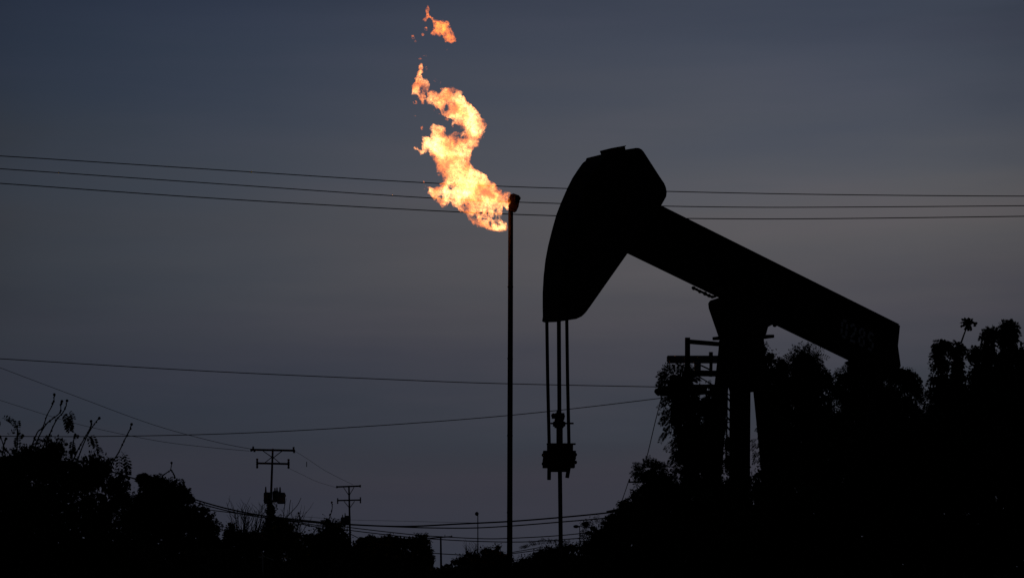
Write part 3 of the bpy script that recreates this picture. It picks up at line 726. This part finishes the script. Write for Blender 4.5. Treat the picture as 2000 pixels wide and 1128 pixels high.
# left side
DL = 45.0
t1 = tree('near bushy tree at the left edge with knobbly shoots sticking out', DL,
     [(-120, 960, 90, 60), (-40, 930, 80, 45), (20, 925, 50, 42), (60, 912, 46, 40), (92, 900, 34, 36), (105, 880, 22, 20), (40, 905, 32, 24), (130, 930, 42, 38), (165, 935, 34, 34), (190, 925, 26, 26),
      (205, 912, 17, 16), (180, 905, 14, 12), (225, 950, 28, 22), (235, 975, 24, 22), (80, 985, 80, 55), (180, 1000, 60, 48), (0, 1010, 80, 60), (100, 1065, 120, 60), (-80, 1070, 120, 60), (220, 1060, 60, 50), (12, 905, 12, 20)],
     .065, 90, 1010, 'leafvine', .14, fr=([(2, 823, 200, 10, 7), (4, 816, 10, 22, 8), (14, 818, -10, 16, 7), (36, 862, 85, 22, 9), (34, 845, 90, 22, 9), (34, 876, 88, 20, 9), (16, 850, 60, 16, 6), (121, 806, -45, 36, 12), (124, 806, -62, 34, 11), (130, 810, -55, 26, 11), (134, 802, -35, 20, 7),
         (176, 846, -50, 28, 10), (172, 850, -62, 18, 9), (236, 880, -42, 38, 10), (238, 886, -62, 36, 10), (232, 884, -88, 34, 10), (246, 900, -70, 24, 10), (143, 858, -100, 24, 10), (141, 868, -80, 18, 10)] + [(x_ + rnd.uniform(-3, 3), y_ + rnd.uniform(-2, 6), rnd.uniform(20, 160), rnd.uniform(10, 20), 9) for x_, y_ in
         ((10, 885), (22, 884), (40, 876), (52, 872), (64, 874), (78, 866), (88, 866), (97, 862), (108, 864), (118, 872), (126, 886), (136, 896), (150, 900), (160, 898), (170, 900), (184, 895), (198, 896), (208, 898), (216, 906), (226, 918), (236, 930), (246, 944), (252, 956))] + [ (148, 858, 80, 12, 7), (128, 812, -60, 30, 11), (190, 870, -60, 22, 10), (182, 860, -50, 20, 9)], DL, 6, .55), limbs=[(60, 930), (110, 900), (180, 930), (10, 940)], fuzz=1.1)
shoots(t1, DL, [[(58, 880), (66, 860), (74, 842), (83, 835), (92, 810), (101, 793), (105, 783), (106, 770)], [(66, 880), (76, 852), (90, 828), (103, 817), (117, 805), (119, 790), (121, 783)],
    [(88, 880), (97, 848), (110, 820), (122, 806), (128, 795), (131, 782)], [(138, 910), (150, 882), (165, 855), (176, 835), (178, 822)], [(146, 912), (157, 882), (165, 862), (177, 838), (190, 820), (194, 816)],
    [(208, 925), (219, 903), (232, 882), (245, 855), (253, 840), (257, 828)], [(140, 905), (143, 865), (147, 850)], [(33, 880), (34, 850), (33, 832)], [(4, 890), (7, 870), (0, 852)], [(6, 872), (12, 856)]], 2.7, True)
t2 = tree('dense umbrella shaped tree to the right of the leftmost bush', 70,
     [(280, 935, 15, 12), (300, 950, 34, 26), (330, 958, 34, 28), (350, 968, 26, 20), (365, 974, 16, 11), (300, 985, 46, 40), (345, 1010, 44, 34), (380, 1015, 40, 32), (405, 1040, 28, 34), (370, 1070, 60, 45), (300, 1050, 60, 55), (415, 1070, 18, 26), (352, 962, 20, 12), (372, 977, 8, 5), (270, 1010, 40, 50)],
     .075, 330, 1030, 'leafdark', .16, fuzz=.45, dens=1.4)
shoots(t2, 70, [[(318, 928), (326, 922), (333, 917), (335, 903)], [(333, 917), (338, 922), (341, 932)]], 2.2, True)
tree('low patchy shrub between the umbrella tree and the transformer pole', 90,
     [(448, 1045, 14, 18), (462, 1050, 20, 22), (480, 1060, 22, 26), (440, 1075, 28, 26), (500, 1055, 18, 26), (470, 1090, 50, 26), (452, 1028, 7, 8)], .09, 468, 1080, 'leafdry', .06, 'shrub', 'shrub', fuzz=1.2, dens=.8)
tree('vine smothered bush at the foot of the transformer pole', 100,
     [(530, 1000, 9, 18), (528, 1025, 18, 18), (548, 1022, 20, 14), (562, 1030, 14, 14), (540, 1050, 40, 28), (520, 1075, 45, 30), (575, 1060, 28, 26), (528, 985, 6, 10), (590, 1085, 40, 24)], .10, 540, 1070, 'leafvine', .09, 'bush', 'bush', fuzz=1.1)
# bare twiggy shrubs
def twigs(label, D, x0, x1, yb, yt, n, wpx, cat='shrub'):
    b = P((x0 + x1) / 2, 1110, D); root = thing('bare_shrub', label, cat, (b.x, D, 0)); m = MB(); k = mpp(D)
    for i in range(n):
        x = rnd.uniform(x0, x1); y = rnd.uniform(yt, yt + (yb - yt) * .5); p = P((x0 + x1) / 2 + (x - (x0 + x1) / 2) * .35, yb, D); q = P(x + rnd.uniform(-6, 6), y, D + rnd.uniform(-.5, .5))
        mid = p.lerp(q, .5) + Vector((rnd.uniform(-.12, .12), 0, .05)); c = catmull([p, mid, q], 4)
        m.tube(c, [wpx / 2 * k * (1.2 - .8 * j / len(c)) for j in range(len(c))], 4)
        for s_ in range(3):
            a = c[rnd.randint(3, len(c) - 2)]; e = a + Vector((rnd.uniform(-.35, .35), rnd.uniform(-.2, .2), rnd.uniform(.2, .55))); m.tube([a, a.lerp(e, .5) + Vector((.03, 0, 0)), e], [wpx / 2 * k * .6, wpx / 2 * k * .45, wpx / 2 * k * .25], 4)
    g0 = P((x0 + x1) / 2, 1110, D); m.tube([Vector((g0.x, D, GZ - .3)), P((x0 + x1) / 2, yb, D)], [.07, .05], 6)
    m.build('stem', M['twig'], root); return root
twigs('sheaf of bare upright twigs left of the transformer pole', 88, 436, 520, 1062, 978, 26, 1.4)
tw = twigs('bare branching twigs right of the transformer pole', 96, 545, 605, 1050, 990, 12, 1.3)
shoots(tw, 96, [[(556, 1012), (572, 996), (582, 984), (588, 971)], [(560, 1012), (554, 1009), (556, 985), (557, 966)], [(564, 1006), (566, 985), (568, 975)]], 1.6, False, 'branch')
t6 = tree('small leafy tree at the foot of the farther pole', 85,
     [(640, 1040, 16, 14), (655, 1035, 20, 15), (630, 1060, 28, 24), (665, 1055, 22, 22), (650, 1080, 50, 28), (605, 1055, 16, 14), (672, 1075, 14, 28), (640, 1022, 8, 8)], .10, 645, 1075, 'leafvine', .08, fuzz=1.1,
     fr=(ring(648, 1036, 18, 14, 10, 170, 12, 14, 5), 85, 7, .4))
shoots(t6, 85, [[(640, 1024), (643, 1012), (647, 1000), (649, 990), (648, 980)], [(626, 1036), (616, 1028), (605, 1026), (592, 1022), (586, 1010), (583, 1001)], [(575, 1026), (590, 1023), (604, 1026)], [(612, 1040), (620, 1030), (632, 1034)]], 1.9, True)
tree('round topped dense tree clump left of the small T shaped pole', 110,
     [(706, 1062, 17, 14), (722, 1058, 18, 13), (738, 1060, 14, 12), (757, 1058, 15, 14), (770, 1058, 10, 12), (785, 1062, 16, 14), (800, 1060, 12, 12), (818, 1062, 19, 19), (826, 1060, 14, 17), (700, 1085, 30, 26), (750, 1085, 55, 28), (815, 1088, 30, 28), (838, 1090, 10, 14), (833, 1075, 12, 12)],
     .12, 765, 1085, 'leafdark', .18, fuzz=.6, dens=1.3)
tree('low shrub with a small round tip just left of the flare stack foot', 105,
     [(972.5, 1069, 4.5, 4.5), (950, 1078, 14, 9), (965, 1082, 16, 10), (980, 1088, 14, 12), (930, 1090, 20, 10), (905, 1094, 16, 8), (955, 1100, 45, 16), (915, 1082, 6, 5), (990, 1098, 14, 14), (895, 1098, 12, 6)], .10, 955, 1095, 'leafdry', .06, 'shrub', 'shrub', fuzz=1.0)
twigs('thin twigs poking up left of the lamp post base', 104, 905, 935, 1092, 1066, 9, 1.2)
# right side: shrubs rising towards the pumpjack
tree('low ragged shrub just right of the flare stack foot', 62,
     [(1030, 1098, 20, 12), (1050, 1085, 14, 9), (1062, 1082, 14, 12), (1078, 1078, 18, 12), (1100, 1073, 16, 11), (1118, 1070, 14, 10), (1050, 1105, 45, 18), (1100, 1095, 40, 22), (1012, 1104, 14, 10)], .06, 1080, 1095, 'leafvine', .05, 'shrub', 'shrub', fuzz=1.2, fr=(ring(1075, 1078, 55, 16, 20, 150, 26, 13, 4), 62, 7, .4))
tree('open branched bush at the right of the polished rod', 60,
     [(1150, 1068, 22, 16), (1172, 1050, 20, 20), (1190, 1030, 16, 20), (1150, 1095, 45, 26), (1190, 1070, 40, 40), (1163, 1046, 8, 6), (1150, 1040, 6, 4), (1143, 1023, 6, 4), (1158, 1030, 6, 3)], .06, 1175, 1080, 'leafdry', .05, 'bush', 'bush', fuzz=1.5, dens=.8,
     limbs=[(1150, 1050), (1141, 1022), (1160, 1034), (1190, 1030), (1130, 1056)], fr=(ring(1170, 1046, 26, 24, 70, 190, 16, 16, 4), 60, 7, .4))
tree('dark stepped bush under the arm poking out of the shrubs', 85,
     [(1205, 1012, 22, 14), (1222, 990, 18, 16), (1243, 970, 14, 14), (1256, 958, 11, 9), (1240, 1010, 40, 40), (1215, 1050, 40, 45), (1270, 990, 30, 40), (1290, 1050, 60, 60), (1196, 1022, 16, 12)], .08, 1245, 1050, 'leafdark', .1, 'bush', 'bush', fuzz=.7, dens=1.2)
tree('feathery leaved tree left of the vine draped pumpjack post', 50,
     [(1266, 930, 17, 18), (1278, 928, 17, 16), (1296, 942, 18, 17), (1316, 955, 16, 14), (1270, 955, 18, 18), (1330, 970, 22, 24), (1290, 980, 40, 45), (1350, 1010, 60, 70), (1280, 1050, 60, 60), (1345, 944, 16, 12)], .06, 1290, 1010, 'leafvine', .08, fuzz=.75, dens=1.4,
     fr=(ring(1267, 926, 14, 12, 30, 200, 22, 22, 8) + ring(1276, 922, 16, 9, 10, 110, 12, 18, 7) + ring(1318, 948, 20, 12, 10, 140, 10, 13, 5), 50, 10, .36))
# vines hanging on the pump structure
tree('curtain of hanging vines in front of the pumpjack platform', 53,
     [(1318, 745, 20, 16), (1335, 742, 22, 18), (1312, 762, 16, 14), (1322, 785, 20, 24), (1350, 800, 24, 40), (1325, 815, 18, 22), (1335, 845, 22, 24), (1360, 860, 26, 45), (1340, 875, 22, 22), (1330, 893, 14, 14), (1350, 905, 26, 26), (1346, 925, 22, 20), (1375, 930, 40, 50),
      (1391, 800, 18, 50), (1394, 880, 20, 60), (1380, 800, 20, 20), (1404, 785, 11, 36), (1423, 868, 7, 14), (1425, 905, 10, 20), (1412, 830, 8, 20), (1385, 840, 18, 30), (1400, 980, 60, 50), (1440, 1040, 60, 60)], .07, 1380, 900, 'leafvine', .09, 'vine', 'vine', fuzz=.8, dens=1.5, inner=1.5,
     limbs=[(1330, 760), (1350, 830), (1395, 790), (1340, 900)],
     fr=([(1306 + rnd.uniform(-4, 10), y, rnd.choice([200, 215, 235, 190]) + rnd.uniform(-15, 15), rnd.uniform(16, 26), 8) for y in range(760, 850, 6)] +
         [(1322 + rnd.uniform(-6, 8), y, rnd.choice([200, 215, 235, 190]) + rnd.uniform(-15, 15), rnd.uniform(16, 26), 8) for y in range(850, 955, 6)] +
         ring(1325, 742, 24, 14, 10, 190, 26, 22, 8) + [(1380 + rnd.uniform(-8, 16), y, rnd.uniform(230, 320), 16, 5) for y in range(740, 800, 6)] + [(1416, y, rnd.uniform(-60, 30), 8, 4) for y in range(850, 930, 8)], 53, 9, .42), depth=.7)
tree('climbing vines on the right leg of the pumpjack post', 54,
     [(1492, 682, 5, 12), (1494, 705, 7, 14), (1505, 700, 10, 16), (1508, 730, 16, 20), (1512, 780, 22, 40), (1515, 840, 26, 50), (1512, 885, 26, 30), (1500, 960, 40, 60), (1520, 1040, 60, 60), (1450, 980, 50, 70)], .055, 1515, 880, 'leafvine', .07, 'vine', 'vine', fuzz=1.0,
     fr=([(1488 + rnd.uniform(-2, 6), y, rnd.uniform(170, 230), 13, 5) for y in range(820, 905, 7)] + [(1478, y, rnd.uniform(150, 230), 12, 5) for y in range(860, 900, 7)], 54, 8, .4), depth=.6)
tree('small round crowned tree visible under the beam, left of the palm like one', 68,
     [(1524, 712, 14, 13), (1530, 716, 12, 12), (1520, 740, 26, 22), (1540, 760, 30, 30), (1530, 820, 40, 60), (1560, 900, 60, 90)], .07, 1530, 800, 'leafdark', .1, fuzz=.6, dens=1.3)
tree('shaggy palm like tree visible under the beam', 66,
     [(1572, 705, 22, 20), (1572, 725, 27, 26), (1572, 755, 34, 34), (1560, 730, 16, 30), (1586, 728, 16, 30), (1590, 800, 40, 60), (1610, 880, 60, 80), (1605, 735, 18, 15), (1614, 745, 14, 18), (1630, 760, 14, 12)], .075, 1575, 790, 'leafbig', .11, fuzz=.6, dens=1.5,
     fr=(ring(1572, 704, 12, 10, 0, 180, 22, 30, 8) + ring(1574, 718, 20, 16, -35, 215, 24, 20, 8) + [(1577, 683, 82, 13, 3), (1571, 686, 100, 12, 3)], 66, 9, .36))
tree('leafy tree under the tail end of the beam', 64,
     [(1650, 742, 20, 16), (1662, 738, 22, 14), (1690, 735, 34, 18), (1730, 730, 34, 16), (1757, 738, 26, 17), (1778, 752, 20, 18), (1790, 764, 12, 14), (1700, 780, 70, 45), (1680, 850, 80, 80), (1760, 840, 70, 90), (1700, 960, 90, 90), (1640, 770, 20, 16), (1663, 722, 6, 8), (1774, 738, 16, 14), (1785, 752, 14, 14), (1760, 730, 18, 12)], .07, 1700, 850, 'leafvine', .14, fuzz=.8, dens=1.5,
     fr=(ring(1660, 738, 22, 14, 60, 160, 12, 14, 5) + ring(1772, 746, 22, 14, 0, 80, 14, 9, 4) + [(1800, 772 + rnd.uniform(-8, 8), rnd.uniform(20, 120), 14, 5) for _ in range(6)], 64, 8, .4))
GR = 'big leaved saplings at the right edge'
tree('ragged broad leaved sapling, leftmost of the right hand row', 52,
     [(1837, 682, 11, 11), (1833, 698, 9, 10), (1840, 718, 14, 13), (1834, 742, 14, 13), (1828, 770, 14, 18), (1848, 770, 18, 28), (1850, 820, 50, 50), (1830, 880, 60, 80), (1846, 677, 7, 7)], .11, 1850, 780, 'leafbig', .05, 'sapling', 'sapling', GR, fr=(ring(1839, 680, 9, 8, 0, 200, 10, 10, 8) + ring(1834, 720, 11, 34, 100, 240, 10, 9, 7) + [(1823, y, 200 + rnd.uniform(-30, 50), 12, 9) for y in range(740, 790, 9)], 52, 6, .5), fuzz=.55, inner=.9, dens=1.5)
tb = tree('broad leaved sapling with a lone star shaped leaf tuft rising above it', 53,
     [(1866, 692, 11, 14), (1869, 712, 11, 20), (1866, 737, 14, 22), (1874, 682, 6, 8), (1870, 780, 30, 40), (1880, 850, 50, 60)], .11, 1870, 770, 'leafbig', .05, 'sapling', 'sapling', GR, fr=(ring(1868, 684, 10, 9, -20, 170, 9, 9, 7) + [(1876, y, rnd.uniform(-80, 0), 8, 6) for y in range(690, 735, 8)], 52, 6, .5), fuzz=.5, dens=1.6)
def tuft(root, D, x, y, r, n, stalk, name='leaf_tuft'):
    k = mpp(D); m = MB(); m.tube([P(a, b, D) for a, b in stalk], [1.3 * k, 1.6 * k, 1.9 * k][:len(stalk)][::-1] if len(stalk) == 3 else 1.5 * k, 6); m.build('stalk', M['twig'], root)
    c = np.array(P(x, y, D)); Cs = []; Ds = []; Ss = []; Ws = []
    for i in range(n):
        a = i * 360 / n + rnd.uniform(-9, 9); el_ = rnd.uniform(-35, 35)
        d = np.array([math.cos(R(a)) * math.cos(R(el_)), math.sin(R(el_)), math.sin(R(a)) * math.cos(R(el_)) * .85])
        for j in range(6):
            f = (j + .5) / 6; dd = d + rng.normal(size=3) * .28; s_ = r * k * .5
            Cs.append(c + d * r * k * f * .95 + rng.normal(size=3) * r * k * .05 + np.array([0, 0, -.18 * f * f * r * k])); Ds.append(dd); Ss.append(s_ * (1.15 - .3 * f)); Ws.append(s_ * .8)
    V, Fq = leaves(np.array(Cs), np.array(Ds), np.array(Ss), np.array(Ws)); mesh_obj(name, V, Fq, M['leafbig'], root)
tuft(tb, 53, 1890.5, 630, 17, 13, [(1877.5, 668), (1882, 655), (1889, 636)])
tc_ = tree('broad leaved sapling with a flat leafy top, second from the right edge', 51,
     [(1904, 694, 9, 10), (1912, 702, 13, 16), (1932, 660, 11, 11), (1937, 656, 9, 8), (1930, 680, 13, 14), (1936, 700, 16, 18), (1914, 732, 22, 20), (1930, 740, 40, 30), (1920, 800, 60, 60), (1930, 870, 70, 70)], .11, 1928, 760, 'leafbig', .06, 'sapling', 'sapling', GR, fr=(ring(1934, 656, 11, 8, 0, 190, 11, 10, 8) + ring(1904, 692, 8, 8, 60, 210, 7, 9, 7) + [(1922, y, 200 + rnd.uniform(-30, 50), 9, 7) for y in range(665, 700, 7)], 52, 6, .5), fuzz=.55, dens=1.5)
td = tree('tallest broad leaved sapling, near the right edge, drooping leaves', 50,
     [(1971, 645, 10, 12), (1968, 660, 11, 12), (1975, 656, 8, 10), (1962, 668, 10, 10), (1974, 682, 11, 12), (1958, 702, 12, 14), (1984, 695, 8, 14), (1965, 730, 26, 20), (1970, 790, 50, 50), (1975, 860, 60, 70)], .12, 1965, 740, 'leafbig', .06, 'sapling', 'sapling', GR, fr=(ring(1971, 643, 10, 9, -20, 200, 12, 11, 9) + [(1979, y, rnd.uniform(-80, 0), 11, 8) for y in range(650, 722, 7)] + [(1961, y, rnd.uniform(190, 260), 10, 8) for y in range(650, 700, 7)], 52, 6, .5), fuzz=.6, dens=1.4)
tuft(td, 50, 1971, 640, 21, 9, [(1971, 690), (1971, 645)]); tuft(tc_, 51, 1936, 655, 17, 9, [(1934, 690), (1936, 658)])
tree('low leafy mass cut off by the right edge of the picture', 54,
     [(1998, 705, 12, 14), (2020, 690, 30, 30), (1998, 722, 14, 8), (1995, 745, 30, 30), (2010, 800, 60, 60), (2060, 860, 120, 110), (2100, 760, 60, 60), (1985, 880, 60, 60)], .10, 2010, 800, 'leafbig', .08, 'bush', 'bush', fuzz=1.0)
tree('broad dark thicket filling the lower right below the saplings', 46,
     [(1600, 1000, 110, 90), (1750, 960, 120, 90), (1850, 930, 110, 90), (1950, 930, 100, 100), (1480, 1060, 110, 70), (1650, 1080, 130, 70), (1800, 1060, 140, 90), (1950, 1060, 140, 90), (1700, 880, 90, 60), (1820, 860, 80, 60), (1370, 1080, 90, 60), (2080, 1000, 120, 120), (1250, 1100, 80, 40)],
     .09, 1780, 1040, 'leafdark', .2, 'thicket', 'thicket', fuzz=1.0, dens=.8)

# bleached dead branch low in the scrub
m = MB(); D_ = 60
for pts in ([(505, 1086), (510, 1087), (514, 1084), (517, 1087)], [(513, 1085), (512, 1080), (509, 1077)], [(520, 1087), (527, 1090), (535, 1093)]):
    m.tube(catmull([P(x, y, D_) for x, y in pts], 3), .8 * mpp(D_), 5)
g0 = P(513, 1086, D_); m.tube([g0, Vector((g0.x + .05, D_ + .02, GZ - .3))], .9 * mpp(D_), 5)
tag(m.build('dead_branch', M['deadwood']), 'pale bleached forked branch sticking out of the dark scrub', 'branch')

# undergrowth: uncountable scrub along the ground
def scrub(D, x0, x1, ytop, rag, leaf, n):
    k = mpp(D); xs_ = rng.uniform(x0, x1, n); top = P(0, ytop, D).z; h = top * (1 - rag * rng.random(n) ** 1.5) * (1 + .0 * xs_)
    h *= .93 + .07 * np.sin(xs_ * .05) + .05 * np.sin(xs_ * .13 + 1)
    z = GZ + (h - GZ) * rng.random(n) ** .6
    C_ = np.stack([(xs_ - CX) / F * D, D + rng.uniform(-2.5, 2.5, n), z], 1); dr = rng.normal(size=(n, 3)); dr[:, 2] = np.abs(dr[:, 2]) + .5
    s = leaf * rng.uniform(.6, 1.5, n); return leaves(C_, dr, s, s * .45)
V, Fq = join([scrub(40, -200, 2200, 1113, .2, .16, 22000), scrub(70, -150, 840, 1090, .25, .22, 22000), scrub(62, -150, 430, 1066, .2, .24, 16000), scrub(72, 1020, 2150, 1090, .25, .22, 22000),
              scrub(75, 820, 1040, 1103, .2, .16, 5000), scrub(120, 420, 846, 1084, .2, .3, 16000), scrub(150, -100, 2100, 1099, .15, .4, 26000)])
ug = mesh_obj('undergrowth', V, Fq, M['leafdry']); ug['kind'] = 'stuff'; ug['label'] = 'low dark scrub covering the ground along the bottom'
